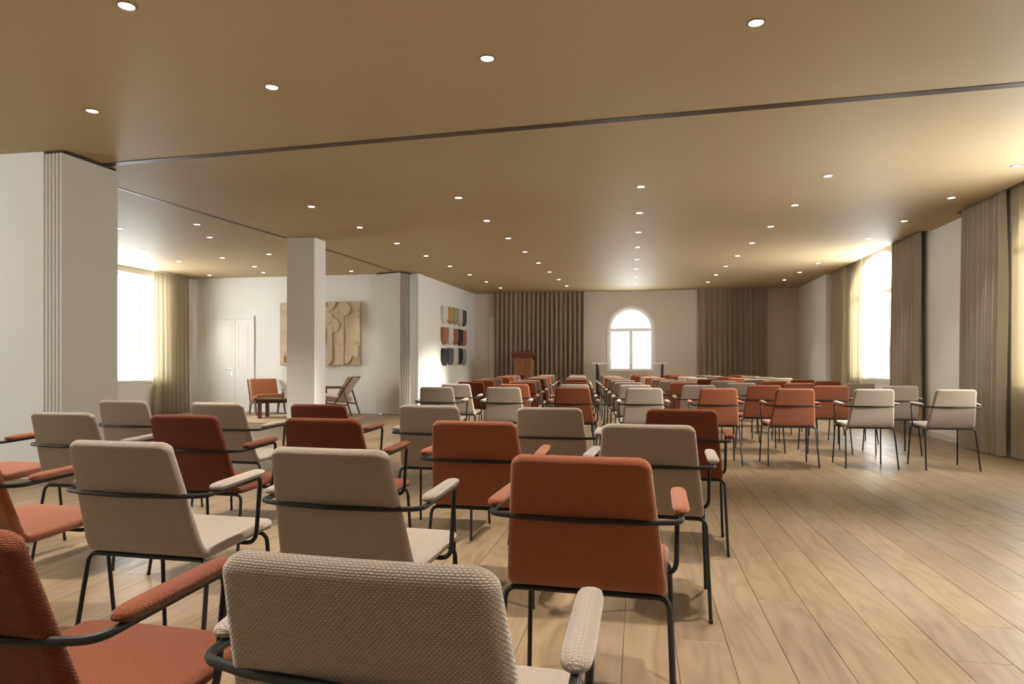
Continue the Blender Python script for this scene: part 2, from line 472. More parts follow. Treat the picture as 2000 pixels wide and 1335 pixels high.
# ---- window wall on the right, back wall, outer left wall and the rest
WR = lambda a, d, z: (XR + d, YN + a, z)
ops_r = [(y - YN, 1.3, .80, 2.34, .68) for y in (13.05, 7.1, 1.15)]  # nearest opening is added out of view to light the near chairs
strips('wall_right', WR, YB - YN, ZC + .24, ops_r, .36, WALL)
for n, o in enumerate(ops_r):
    window_frame('window_%d' % (n + 1), WR, o, .14, .22, .05, 2.34, [o[0] - .43, o[0] + .43] if n else [o[0] - .15],
                 ['tall arched window behind the dark drapes in the window wall', 'arched window in the window wall opposite the folded partition', 'added unseen arched window in the window wall beside the open floor'][n], sill=.03)
struct(MB().box((XJ, 15.54, 0), (XR, YB, ZC)).build('wall_right_end', WALL))
WB = lambda a, d, z: (-4.75 + a, YB + d, z)
op_b = (-.21 + 4.75, .572, .88, 1.965, .572)
strips('wall_back', WB, 9.3, ZC, [op_b], .36, TAUPE)
window_frame('window_4', WB, op_b, .02, .09, .06, 1.955, [op_b[0]], 'white arched window with two casements in the taupe back wall', cas=.045)
cas = MB()                                                    # flat casing round the arched window
def arch_ring(mb, r0, r1, y0, y1, n=28):
    c, zs, sp = -.21, .88, 1.965
    def pts(r): return [(c - r, zs)] + [(c + r * math.cos(PI - PI * k / n), sp + r * math.sin(PI - PI * k / n)) for k in range(n + 1)] + [(c + r, zs)]
    A, B = pts(r0), pts(r1)
    for k in range(len(A) - 1):
        mb.hexa([(A[k][0], y0, A[k][1]), (A[k + 1][0], y0, A[k + 1][1]), (A[k + 1][0], y1, A[k + 1][1]), (A[k][0], y1, A[k][1]),
                 (B[k][0], y0, B[k][1]), (B[k + 1][0], y0, B[k + 1][1]), (B[k + 1][0], y1, B[k + 1][1]), (B[k][0], y1, B[k][1])])
arch_ring(cas, .572, .625, YB - .018, YB)
struct(cas.build('trim_1', TRIMW), 'white casing round the arched back window')
WLm = lambda a, d, z: (XL - d, YS - a, z)
op_l = [(YS - 12.0, .95, .72, 2.86, 0), (YS - 1.7, 1.4, .72, 2.86, 0)]  # second opening is an added, unseen window that fills the near hall
strips('wall_left', WLm, YS - YN, ZC, op_l, .3, WALL)
for n, o in enumerate(op_l):
    window_frame('window_%d' % (n + 5), WLm, o, .1, .17, .05, None, [o[0] - .28] if n == 0 else [o[0]], ['wide square window of the lounge beside the sheer curtain', 'added unseen fill-light window of the hall in the left wall'][n], sill=.04)
struct(MB().box((XL - .3, YS, 0), (-5.50, YS + .2, ZC)).build('wall_lounge', WALL), 'pale plaster far wall of the lounge')
struct(MB().box((-5.50, 14.05, 0), (-4.60, 14.2, ZC)).build('wall_niche', WALL), 'plaster niche behind the folded partition panels')
lw = MB()
lw.hexa([(-4.585, 13.80, 0), (-4.40, YB, 0), (-4.75, YB, 0), (-4.84, 13.80 + .22, 0), (-4.585, 13.80, ZC), (-4.40, YB, ZC), (-4.75, YB, ZC), (-4.84, 14.02, ZC)])
struct(lw.build('wall_hall_left', WALL), 'pale plaster hall wall carrying the ceramic pieces')
struct(MB().box((XL, YP, 0), (-5.30, YP + .2, ZC)).build('wall_pier', WALL), 'pale plaster pier wall beside the folded partition')
struct(MB().box((XL - .3, YN - .3, 0), (XR + .36, YN, ZC)).build('wall_near', WALL))
# column
pil = MB()
pil.hexa([(-5.26, 9.57, 0), (-4.85, 9.645, 0), (-4.815, 9.95, 0), (-5.225, 9.88, 0), (-5.26, 9.57, ZC), (-4.85, 9.645, ZC), (-4.815, 9.95, ZC), (-5.225, 9.88, ZC)])
struct(pil.build('wall_column', WALL), 'square plaster column between hall and lounge')
# baseboards
struct(MB().box((XR - .014, YN, 0), (XR, 15.54, .09)).build('baseboard_right', TRIMW))
struct(MB().box((-4.0, YB - .014, 0), (XJ, YB, .09)).build('baseboard_back', TRIMW))
struct(MB().box((-8.3, YS - .014, 0), (-5.5, YS, .08)).build('baseboard_lounge', TRIMW))
# ceiling rails of the folding partitions
def rail(name, a, b, w, label):
    a, b = Vector((*a, 0)), Vector((*b, 0)); t = (b - a).normalized(); n = Vector((-t.y, t.x, 0)) * (w / 2)
    mb = MB(); z0, z1 = ZC - .004, ZC + .002
    q = [a - n, b - n, b + n, a + n]
    mb.hexa([(p.x, p.y, z0) for p in q] + [(p.x, p.y, z1) for p in q])
    return struct(mb.build(name, RAIL), label)
A, B = at_ceiling(212, 321), at_ceiling(2000, 164)
ext = (B[0] - A[0], B[1] - A[1])
rail('trim_2', (A[0] - .02, A[1]), (A[0] + ext[0] * 1.18, A[1] + ext[1] * 1.18), .085, 'dark ceiling rail crossing the hall')
rail('trim_3', (-5.64, 6.2), (-5.275, 9.72), .055, 'dark ceiling rail from the near partition to the column')
rail('trim_4', (-5.20, 9.92), at_ceiling(768, 528.5), .055, 'dark ceiling rail from the column to the far partition')

# ================================================================== doors
def door(name, x0, x1, y, h, splits, label, handle_at=None):
    r = struct(empty(name, ((x0 + x1) / 2, y, 0)), label); cx = (x0 + x1) / 2
    fr = MB(); w = .07
    fr.box((x0 - cx, -.03, 0), (x0 - cx + w, 0, h)); fr.box((x1 - cx - w, -.03, 0), (x1 - cx, 0, h)); fr.box((x0 - cx + w, -.03, h - w), (x1 - cx - w, 0, h))
    fr.build('door_frame', TRIMW, r)
    e = [x0 + w] + splits + [x1 - w]
    for a, b in zip(e, e[1:]):
        l = MB().bevbox((a - cx + .003, -.022, .006), (b - cx - .003, -.002, h - w - .003), .003).build('door_leaf', TRIMW, r)
        # recessed field drawn by a raised moulding
        m = MB(); i = .075; z0, z1 = .95, h - w - .12; xa, xb = a - cx + i, b - cx - i; t = .012
        for (p, q) in (((xa, z0), (xb, z0 + t)), ((xa, z1 - t), (xb, z1)), ((xa, z0), (xa + t, z1)), ((xb - t, z0), (xb, z1))):
            m.box((p[0], -.027, p[1]), (q[0], -.022, q[1]))
        m.build('moulding', TRIMW, l)
    if handle_at:
        hx = handle_at - cx
        mb = MB().box((hx - .02, -.028, .80), (hx + .02, -.022, .98))
        mb.tube(fillet([(hx, -.026, .93), (hx, -.07, .93), (hx - .13, -.07, .93)], .015), .009)
        mb.build('door_handle', CHROME, r, True)
    return r
door('door_1', -9.50, -8.34, YS, 2.12, [-8.80], 'white double door with lever handle in the lounge wall', -8.88)
door('door_2', -3.98, -3.05, YB, 2.32, [], 'white door in the back wall half hidden by the drape')

# ================================================================== folding partitions
def partition(name, corner, along, back, n, w, th, gap, label):
    """stack of folded panels: each panel w wide along `along`, stacked along `back`"""
    al, bk = Vector((*along, 0)).normalized(), Vector((*back, 0)).normalized()
    r = empty(name, (corner[0], corner[1], 0)); tag(r, label, 'partition')
    for k in range(n):
        o = bk * (k * (th + gap)); p = [o, o + al * w, o + al * w + bk * th, o + bk * th]
        mb = MB(); mb.hexa([(q.x, q.y, .012) for q in p] + [(q.x, q.y, ZC - .03) for q in p]); mb.build('panel', PANEL, r)
        if k < n - 1:
            s = bk * (k * (th + gap) + th); i = al * min(.05, gap * 2)
            p = [s + i, s + al * (w - .012), s + al * (w - .012) + bk * gap, s + bk * gap + i]
            mb = MB(); mb.hexa([(q.x, q.y, .014) for q in p] + [(q.x, q.y, ZC - .028) for q in p]); mb.build('gap_strip', GAPB, r)  # dark filler makes the gaps between panels read as dark lines
    o = MB(); t = bk * (n * (th + gap)); c0 = al * .02
    p = [c0, al * (w - .02), al * (w - .02) + t, c0 + t]
    o.hexa([(q.x, q.y, ZC - .028) for q in p] + [(q.x, q.y, ZC - .006) for q in p]); o.build('top_carrier', GAPB, r)
    return r
partition('folding_partition', (-5.085, 5.275), (.05, 1), (-1, .05), 5, .63, .031, .008, 'taupe folded partition panels stacked against the pier wall')
partition('folding_partition', (-4.845, 13.40), (-.937, .35), (.35, .937), 6, .65, .024, .038, 'grey folded partition panels with dark gaps beside the ceramic wall')

# ================================================================== curtains
def drape(name, a, b, z0, z1, amp, pitch, m, label, cat='curtain', group=None, seed=1, nrm=None):
    """hanging cloth from a to b (x, y) with pleats"""
    rn = random.Random(seed); a, b = Vector((*a, 0)), Vector((*b, 0)); L = (b - a).length; t = (b - a) / L; n = Vector((-t.y, t.x, 0))
    nf = max(3, round(L / pitch)); per = 14; N = nf * per
    ph = [rn.uniform(.75, 1.25) for _ in range(nf + 1)]; sh = [rn.uniform(-.25, .25) for _ in range(nf + 1)]
    rows = 12; v = []; uv = []; arc = 0
    for j in range(rows + 1):
        z = z0 + (z1 - z0) * j / rows; fl = 1 - .35 * (j / rows) ** 2
        arc = 0; last = None
        for i in range(N + 1):
            q = i / per; k = min(int(q), nf - 1); fr = q - k
            am = ph[k] * (1 - fr) + ph[k + 1] * fr
            w = math.sin(2 * PI * q + sh[k] * math.sin(z * 2.1 + k))
            off = amp * am * fl * (w + .28 * math.sin(4 * PI * q + .6))
            s = L * i / N + .25 * pitch * fl * math.sin(4 * PI * q) * .35 * am
            s = min(max(s, 0), L)
            p = a + t * s + n * off
            if last is not None: arc += (p - last).length
            last = p; v.append((p.x, p.y, z)); uv.append((arc, z))
    f = [(j * (N + 1) + i, j * (N + 1) + i + 1, (j + 1) * (N + 1) + i + 1, (j + 1) * (N + 1) + i) for j in range(rows) for i in range(N)]
    o = new(name, v, f, m, None, True, uv)
    return tag(o, label, cat, group)
XCU = 4.05
drape('curtain', (-3.83, 17.98), (-1.39, 17.98), .02, ZC, .085, .125, DRAPEB, 'wide brown pleated drape behind the wooden lectern', seed=3)
drape('curtain', (1.52, 17.98), (3.17, 17.98), .02, ZC, .085, .125, DRAPEB, 'brown pleated drape on the back wall, window-wall side', seed=4)
drape('curtain', (XCU, 15.44), (XCU, 14.48), .015, ZC + .2, .07, .118, DRAPE, 'taupe pleated drape beside the sheer, farthest along the window wall', seed=5)
drape('curtain', (XCU, 11.95), (XCU, 10.92), .015, ZC + .2, .07, .118, DRAPE, 'taupe pleated drape between the tall arched window and bare wall', seed=6)
drape('curtain', (XCU - .01, 9.53), (XCU - .01, 8.52), .015, ZC + .2, .07, .128, DRAPE, 'taupe pleated drape between bare wall and gold-lit sheer', seed=8)
drape('sheer_curtain', (XCU + .02, 14.50), (XCU + .02, 13.62), .02, ZC + .2, .03, .13, SHEER, 'gold sheer linen curtain bunched in front of the tall arched window', seed=9)
drape('sheer_curtain', (XCU + .02, 8.50), (XCU + .02, 7.55), .02, ZC + .2, .03, .14, SHEER, 'gold sheer linen curtain beside the taupe drape and bare wall', seed=10)
drape('sheer_curtain', (XCU + .02, 2.6), (XCU + .02, -.3), .02, ZC + .2, .03, .14, SHEER, 'added gold sheer linen curtain softening sun at the added window beside the open floor', seed=12)  # unseen cloth added to keep direct sun off the near chairs
drape('sheer_curtain', (XL + .12, 12.42), (XL + .12, 13.50), .02, ZC - .01, .045, .14, SHEER, 'sandy sheer linen curtain at the lounge window', seed=11)

# ================================================================== downlights
def downlight_mesh():
    ring = MB(); n = 20
    prof = [(.050, 0), (.051, -.004), (.043, -.005), (.039, -.001)]
    for (r, z) in prof:
        for k in range(n): a = 2 * PI * k / n; ring.v.append((r * math.cos(a), r * math.sin(a), z))
    for i in range(3):
        for k in range(n): k2 = (k + 1) % n; ring.f.append((i * n + k, (i + 1) * n + k, (i + 1) * n + k2, i * n + k2))
    ro = ring.build('bezel', BEZEL, None, True)
    le = MB(); le.v = [(.039 * math.cos(2 * PI * k / n), .039 * math.sin(2 * PI * k / n), -.0015) for k in range(n)]
    le.v += [(.026 * math.cos(2 * PI * k / n), .026 * math.sin(2 * PI * k / n), -.0030) for k in range(n)]
    le.f = [(k, n + k, n + (k + 1) % n, (k + 1) % n) for k in range(n)] + [tuple(n + k for k in reversed(range(n)))]
    lo = le.build('lens', LED, None, True)
    return ro.data, lo.data, [ro, lo]
SPOT = bpy.data.lights.new('downlight_beam', 'SPOT')
SPOT.energy = BEAM; SPOT.spot_size = math.radians(60); SPOT.spot_blend = .85; SPOT.shadow_soft_size = .045; SPOT.color = (1.0, .955, .89)
bz, ln, tmp = downlight_mesh()
for o in tmp: bpy.data.objects.remove(o)
LOUNGE = SPOT.copy(); LOUNGE.energy = BEAM * .3
REAR = SPOT.copy(); REAR.energy = BEAM * 1.15
EDGE = SPOT.copy(); EDGE.energy = BEAM * .25
SPOT.energy = BEAM * .9
def downlight(x, y, label, group, spot=SPOT):
    r = empty('ceiling_downlight', (x, y, ZC)); tag(r, label, 'light', group)
    link(bpy.data.objects.new('bezel', bz), r); link(bpy.data.objects.new('lens', ln), r)
    link(bpy.data.objects.new('beam', spot), r).location = (0, 0, -.012)
cols = [(3.6, 7.40), (1.9, 7.45), (.02, 7.53), (-2.05, 7.64), (-3.93, 7.74)]
cole = [(3.25, 16.40), (1.58, 16.50), (-.08, 16.56), (-1.74, 16.68), (-3.42, 16.80)]
for r in range(8):
    for c in range(5):
        t = r / 7
        downlight(cols[c][0] * (1 - t) + cole[c][0] * t, cols[c][1] * (1 - t) + cole[c][1] * t,
                  'small round recessed downlight above the chair rows facing the lectern', 'downlights over the far chair block', EDGE if c == 0 else SPOT)
for (x, y) in [(-2.71, 3.23), (.65, 4.04), (-.94, 4.20), (-2.51, 4.36), (-4.09, 4.52), (2.25, 3.9)] + [(x, y - .1 * (x + 1)) for y in (2.9, 1.6, .3, -1.0) for x in (2.1, .5, -1.1) + ((-4.3,) if y > 2 else (-2.7, -4.3))]:  # lamps out of frame overhead are added to top-light the near seats
    downlight(x, y, 'round recessed downlight over the rear chair block behind the long ceiling rail', 'downlights over the rear chair block', REAR)
for (x, y) in [(-7.23, 8.49), (-5.98, 8.44), (-6.39, 9.32), (-8.22, 10.15), (-7.39, 11.15), (-8.44, 11.38), (-6.35, 10.93), (-7.42, 12.25), (-7.74, 13.1), (-9.1, 13.26), (-5.83, 13.22)]:
    downlight(x, y, 'small round recessed downlight in the lounge ceiling behind the column', 'downlights over the lounge', LOUNGE)

# ================================================================== conference armchair
def chair_meshes():
    """returns list of (part name, mesh, is_fabric)"""
    # ---- shell: centre path in (y, z), top of the back down to the seat front
    ctrl = [(-.128, .800), (-.092, .690), (-.046, .560), (-.006, .455), (.030, .428), (.22, .434), (.415, .452)]
    path = fillet([(0, a, b) for a, b in [(-.122, .800), (-.006, .420), (.415, .436)]], .055, 14)
    pts = [Vector((p[1], p[2])) for p in path]
    # resample by arc length
    s = [0]
    for p, q in zip(pts, pts[1:]): s.append(s[-1] + (q - p).length)
    T = s[-1]
    def at(x):
        x = max(0, min(T, x))
        for i in range(len(s) - 1):
            if x <= s[i + 1] + 1e-9:
                t = (x - s[i]) / (s[i + 1] - s[i] + 1e-12); p = pts[i].lerp(pts[i + 1], t); d = (pts[i + 1] - pts[i]).normalized(); return p, d
        return pts[-1], (pts[-1] - pts[-2]).normalized()
    def sm(x):  # smooth direction
        p, _ = at(x); a, _ = at(x - .012); b, _ = at(x + .012); return p, (b - a).normalized()
    bend = .40
    def half(x): return .184 + (.222 - .184) * min(1, x / .385) if x < .385 else .222
    TH = .034; R0, R1 = .034, .05
    xs = [0, .25, .5, .7, .84, .90, .93, .953, .972, .986, .995, 1]; xs = [-x for x in reversed(xs[1:])] + xs
    es = [0, .0015, .004, .008, .013, .020, .035, .06, .10, .16, .22, .28, .34, .37, .385, .40, .415, .43, .46, .5, .56, .62, .68, .73, .77, .79]
    es = [e / .79 for e in es] + [.9875, .994, .998, 1.0]; es = sorted(set(round(min(e, 1), 5) for e in es))
    def inset(x, w, r):
        d = abs(x) - (w - r)
        return 0 if d <= 0 else r - math.sqrt(max(0, r * r - d * d))
    nx, ne = len(xs), len(es)
    V, UV = [], []
    for side in (1, -1):
        for e in es:
            for k in xs:
                w = half(e * T); x = k * w
                lo, hi = inset(x, half(0), R0) if e < .5 else 0, inset(x, w, R1) if e > .5 else 0
                ss = e * T
                a0 = inset(k * half(0), half(0), R0); a1 = inset(k * half(T), half(T), R1)
                ss = a0 + e * (T - a0 - a1)
                w = half(ss); x = k * w
                dist = min(w - abs(x), ss - a0 if e < .5 else T - a1 - ss)
                dd = min(1, max(0, dist) / .016); th = TH / 2 * math.sqrt(max(0, 1 - (1 - dd) ** 2))
                p, d = sm(ss); nrm = Vector((d.y, -d.x))        # points to the sitter / up?
                bow = -.010 * (1 - k * k) * max(0, 1 - ss / .42)
                q = p + nrm * (th * side)
                V.append((x, q.x + bow, q.y))
                def arc(t):
                    return .0165 * math.acos(1 - t / .016) if t < .016 else .0165 * PI / 2 + t - .016
                dt = ss - a0 if e < .5 else T - a1 - ss
                UV.append((math.copysign(w + .01 - arc(max(0, w - abs(x))), x), (a0 - .01 + arc(max(0, dt))) if e < .5 else T - a1 + .01 - arc(max(0, dt))))
    def idx(sd, i, j): return sd * nx * ne + i * nx + j
    faces = {'backrest': [], 'seat': []}
    for sd in (0, 1):
        for i in range(ne - 1):
            for j in range(nx - 1):
                q = (idx(sd, i, j), idx(sd, i, j + 1), idx(sd, i + 1, j + 1), idx(sd, i + 1, j))
                if sd: q = tuple(reversed(q))
                ss = (es[i] + es[i + 1]) / 2 * T
                faces['backrest' if ss < bend else 'seat'].append(q)
    # orientation: check one face normal against expected outward side
    allf = faces['backrest'] + faces['seat']
    me = bpy.data.meshes.new('tmp'); me.from_pydata(V, [], allf)
    bm = bmesh.new(); bm.from_mesh(me); bmesh.ops.remove_doubles(bm, verts=bm.verts, dist=1e-5)
    bmesh.ops.recalc_face_normals(bm, faces=bm.faces); bm.normal_update()
    lay = {}
    bv = [v.co.copy() for v in bm.verts]; bn = [v.normal.copy() for v in bm.verts]
    # map uv by nearest original
    from mathutils.kdtree import KDTree
    kd = KDTree(len(V))
    for i, v in enumerate(V): kd.insert(v, i)
    kd.balance()
    buv = [UV[kd.find(c)[1]] for c in bv]
    out = {}
    for nm in ('backrest', 'seat'):
        use = []; mp = {}; fs = []
        for f in bm.faces:
            m = sum(UVs[1] for UVs in (buv[v.index] for v in f.verts)) / len(f.verts)
            if (m < bend) == (nm == 'backrest'):
                for v in f.verts:
                    if v.index not in mp: mp[v.index] = len(use); use.append(v.index)
                fs.append(tuple(mp[v.index] for v in f.verts))
        out[nm] = ([bv[i] for i in use], fs, [buv[i] for i in use], [bn[i] for i in use])
    bm.free(); bpy.data.meshes.remove(me)
    return out
shell = chair_meshes()
TR = .0078
def leg_path(sx, rear):
    if rear: foot, top, z = (sx * .247, -.065, .003), (sx * .229, 0, .404), .404
    else: foot, top, z = (sx * .240, .372, .003), (sx * .226, .338, .412), .412
    return fillet([foot, top, (sx * .15, top[1], z)], .035, 6)
legs = [MB().tube(leg_path(sx, rr), TR, 8) for rr in (1, 0) for sx in (-1, 1)]
rails = [MB().tube([(-.15, 0, .404), (.15, 0, .404)], TR, 8), MB().tube([(-.15, .338, .412), (.15, .338, .412)], TR, 8)]
side = [(.10, .235, .402), (.248, .235, .402), (.252, .262, .636), (.263, -.060, .626)]
L_ = [(-x, y, z) for (x, y, z) in side]
mid = [(-.17, -.088, .626), (0, -.107, .626), (.17, -.088, .626)]
armp = fillet(L_[:4] + mid[:1] + [mid[1]] + mid[2:] + list(reversed(side)), [.04, .03, .045, .2, .25, .2, .045, .03, .04], 6)
arm = MB().tube(armp, TR, 8)
def pad_mesh(sx):
    """upholstered arm pad along the arm tube"""
    v, f, uv = [], [], []; n = 14; L0, L1 = -.022, .268; k = 15
    for i in range(k):
        t = i / (k - 1); e = 1 - abs(2 * t - 1) ; y = L0 + (L1 - L0) * (.5 - .5 * math.cos(PI * t))
        q = (y - (L0 + L1) / 2) / ((L1 - L0) / 2); rnd = (max(0, 1 - abs(q) ** 9)) ** .5
        cx = sx * (.263 - .011 * (y + .06) / .32); cz = .644 + .010 * (y + .06) / .32
        for j in range(n):
            a = 2 * PI * j / n; ca, sa = math.cos(a), math.sin(a)
            px = math.copysign(abs(ca) ** .62, ca) * .0235 * (.25 + .75 * rnd) * (1 if rnd > 0 else .0); pz = math.copysign(abs(sa) ** .8, sa) * .0125 * (.2 + .8 * rnd) * (1 if rnd > 0 else 0)
            v.append((cx + px, y, cz + pz)); uv.append((j / n * .115, y))
    for i in range(k - 1):
        for j in range(n):
            j2 = (j + 1) % n; f.append((i * n + j, i * n + j2, (i + 1) * n + j2, (i + 1) * n + j))
    return v, f, uv
proto = {}
def mesh_of(o): d = o.data; bpy.data.objects.remove(o); return d
steel = [('arm_frame', mesh_of(arm.build('arm_frame', STEEL, None, True)))] + [('leg', mesh_of(l.build('leg', STEEL, None, True))) for l in legs] + \
        [(n, mesh_of(r.build(n, STEEL, None, True))) for n, r in zip(('rear_rail', 'front_rail'), rails)]
for key, m in FAB.items():
    P = []
    for nm in ('backrest', 'seat'):
        v, f, uv, nr = shell[nm]; P.append((nm, mesh_of(new(nm, v, f, m, None, True, uv, nr))))
    for sx in (-1, 1):
        v, f, uv = pad_mesh(sx); P.append(('arm_pad', mesh_of(new('arm_pad', v, f, m, None, True, uv))))
    proto[key] = P + steel
GLIDE = mesh_of(MB().lathe([(.0072, 0), (.0088, .002), (.0088, .014), (.0078, .016)], n=10).build('glide', BLACK, None, True))
FEET = [(-.247, -.065, 0), (.247, -.065, 0), (-.240, .372, 0), (.240, .372, 0)]
def chair(x, y, rz, key, label, group):
    r = empty('conference_armchair', (x, y, 0), rz); tag(r, label, 'chair', group)
    n = 0
    for nm, me in proto[key]:
        o = link(bpy.data.objects.new(nm, me), r)
        if nm == 'leg':
            g = link(bpy.data.objects.new('glide', GLIDE), o); g.location = FEET[n]; n += 1
    return r
WORD = {'b': 'beige', 'r': 'rust', 'm': 'maroon'}
CN = {'b': 'beige', 'r': 'orange-rust', 'm': 'dark maroon'}
ORD = ['first', 'second', 'third', 'fourth', 'fifth', 'sixth', 'seventh', 'eighth', 'ninth']
# far block, window side of the aisle: rows counted here from the rear, columns from the aisle
RIGHT = ['brrbb', 'bbrrb', 'brbrb', 'bbbrr', 'bbmbr', 'rrbrb', 'bbbmb', 'brrbb', 'brrbr']
LEFT = ['mbb', 'brb', 'rrm', 'mbr', 'bmb', 'rbr', 'brr', 'bbb', 'bbm']
for i in range(9):
    for j in range(5):
        k = RIGHT[i][j]
        chair(.0472 + .7449 * j - .099 * i, 7.3204 + .0289 * j + 1.1382 * i, .042, WORD[k],
              '%s armchair, window side of the aisle, %s row from lectern, %s from aisle' % (CN[k], ORD[8 - i], ORD[j]), 'chairs facing the lectern, window side')
    for j in range(3):
        k = LEFT[i][j]
        chair(-.6974 - .7367 * j - .0924 * i, 7.3497 - .0366 * j + 1.1377 * i, .014, WORD[k],
              '%s armchair, ceramic-wall side of the aisle, %s row from lectern, %s from aisle' % (CN[k], ORD[8 - i], ORD[j]), 'chairs facing the lectern, ceramic-wall side')
# rear block in front of the ceiling rail; rows counted from the column side, seats from the open floor
NEAR = [(0, 0, -.343, .918, -.044, 'b'), (0, 1, -1.062, .967, -.05, 'm'),
        (1, 0, -.148, 1.918, -.053, 'r'), (1, 1, -.872, 1.956, -.061, 'b'), (1, 2, -1.606, 2.008, -.036, 'b'), (1, 3, -2.345, 2.063, -.05, 'r'),
        (2, 0, .042, 2.924, -.063, 'b'), (2, 1, -.689, 2.951, -.032, 'r'), (2, 2, -1.395, 2.978, -.046, 'm'), (2, 3, -2.141, 3.05, -.053, 'm'), (2, 4, -2.861, 3.093, -.026, 'b'), (2, 5, -3.60, 3.13, -.03, 'r'),
        (3, 0, .233, 3.925, -.062, 'm'), (3, 1, -.491, 3.931, -.045, 'b'), (3, 2, -1.223, 4.016, -.053, 'b'), (3, 3, -1.916, 3.989, -.053, 'm'), (3, 4, -2.64, 4.049, -.042, 'b'), (3, 5, -3.402, 4.144, -.026, 'b')]
for (r, c, x, y, t, k) in NEAR:
    chair(x, y, t, WORD[k], '%s armchair in rear block, %s row behind the ceiling rail, %s from open floor' % (CN[k], ORD[3 - r], ORD[c]), 'chairs of the rear block')

# ================================================================== ceramic pieces on the hall wall
def wall_pt(u, v):
    """pixel -> point on the hall's left wall plane"""
    m = (u - 1000) / F; dx, dy = cY * m - sY, sY * m + cY
    ax, ay, bx, by = -4.585, 13.80, -4.40, YB
    ex, ey = bx - ax, by - ay
    d = (ax * ey - ay * ex) / (dx * ey - dy * ex)
    return Vector((dx * d, dy * d, CAMH + (YH - v) / F * d))
CER = {'white': (.62, .60, .56), 'ochre': (.46, .26, .07), 'sage': (.30, .31, .26), 'pale': (.52, .50, .44), 'plum': (.085, .06, .085), 'terra': (.36, .135, .075),
       'rose': (.40, .16, .10), 'brick': (.28, .105, .065), 'char': (.03, .028, .03), 'slate': (.12, .11, .13), 'cream': (.60, .57, .50), 'ink': (.022, .02, .024), 'ash': (.33, .32, .30)}
CM = {k: mat('glazed_ceramic_' + k, c, .6, .4, vary=(9, .45), bump=(18, .6, .02)) for k, c in CER.items()}
rowsC = [(('white', 'white'), ('ochre', 'ochre yellow'), ('sage', 'sage grey'), ('pale', 'pale grey-green'), ('plum', 'plum purple')),
         (('terra', 'terracotta'), ('white', 'chalk white'), ('brick', 'brick red'), ('char', 'charcoal'), ('rose', 'rosy terracotta')),
         (('char', 'charcoal'), ('slate', 'slate purple'), ('cream', 'cream white'), ('ink', 'near-black'), ('ash', 'ash grey'))]
Us = [(860, 871.6), (872, 881.8), (881.4, 891.6), (891.4, 900), (899.4, 907.4)]
Vs = [[(598, 632), (600, 632.5), (601.5, 634), (603, 637), (605.5, 637)], [(639, 673), (639.5, 673), (642, 673), (643, 675), (645, 676)], [(680, 714), (679.5, 712.5), (680, 714), (680, 711.5), (681, 713)]]
wt = Vector((-4.40 + 4.585, YB - 13.80, 0)).normalized(); wn = Vector((wt.y, -wt.x, 0))
RW = ['upper', 'middle', 'lower']
for r in range(3):
    for c in range(5):
        (u0, u1), (v0, v1) = Us[c], Vs[r][c]
        A, B = wall_pt(u0, (v0 + v1) / 2), wall_pt(u1, (v0 + v1) / 2); um = (u0 + u1) / 2
        zt, zb = wall_pt(um, v0).z, wall_pt(um, v1).z
        w = (B - A).length * .93; h = zt - zb; ctr = (A + B) / 2
        out = []; rr = w * .5; rn = random.Random(r * 9 + c)
        N = 14
        out += [(-w / 2 + .03, h), (w / 2 - .03, h), (w / 2, h - .05)]
        out += [(rr * math.cos(-PI * k / N), rr * .85 + rr * .85 * math.sin(-PI * k / N)) for k in range(N + 1)]
        out += [(-w / 2, h - .05)]
        out = [(x * (1 + rn.uniform(-.02, .0)), y + rn.uniform(-.006, .006)) for x, y in out]
        o = empty('ceramic_piece', (ctr.x, ctr.y, zb)); key, word = rowsC[r][c]
        tag(o, '%s glazed ceramic tongue on the hall wall, %s row, %s from the drape' % (word, RW[r], ORD[4 - c]), 'wall art', 'ceramic tongues on the hall wall')
        mb = MB(); mb.prism(out, tuple(wn * .004), tuple(wt), (0, 0, 1), tuple(wn), .05); mb.build('ceramic_body', CM[key], o)
        face = [(x * .9, h * .5 + (y - h * .5) * .93) for x, y in out]
        mb = MB(); mb.prism(face, tuple(wn * .054), tuple(wt), (0, 0, 1), tuple(wn), .012); fb = mb.build('glazed_face', CM[key], o)
        for q in range(1):
            bx, by = rn.uniform(-.22, .22) * w, rn.uniform(.14, .24) * h
            circ = [(bx + .017 * math.cos(2 * PI * k / 10), by + .017 * math.sin(2 * PI * k / 10)) for k in range(10)]
            mb = MB(); mb.prism(circ, tuple(wn * .066), tuple(wt), (0, 0, 1), tuple(wn), .008); mb.build('button', CM['slate' if key not in ('char', 'ink', 'slate') else 'ash'], fb)

# ================================================================== carved wood relief on the lounge wall
rel = empty('wood_relief', (-7.70, YS, 1.03)); tag(rel, 'large pale carved wooden relief panel on the lounge wall', 'wall art')
RWd, RH = 1.87, 1.355
edges = [0, .40, .78, 1.13, 1.50, 1.87]
base_d = [.050, .062, .055, .060, .052]
for k, (a, b) in enumerate(zip(edges, edges[1:])):
    MB().bevbox((a + .002, -base_d[k] - .02, 0), (b - .002, -.004, RH), .004).build('panel', PALEWOOD, rel)
def arc_poly(cx, cz, r0, r1, a0, a1, n=16):
    o = [(cx + r1 * math.cos(a0 + (a1 - a0) * k / n), cz + r1 * math.sin(a0 + (a1 - a0) * k / n)) for k in range(n + 1)]
    i = [(cx + r0 * math.cos(a1 + (a0 - a1) * k / n), cz + r0 * math.sin(a1 + (a0 - a1) * k / n)) for k in range(n + 1)] if r0 > 0 else [(cx, cz)]
    return o + i
def raised(poly, d=.028, base=.075, nm='raised_shape', m=PALEWOOD2):
    MB().prism(poly, (0, -base - d, 0), (1, 0, 0), (0, 0, 1), (0, 1, 0), d + .012).build(nm, m, rel)
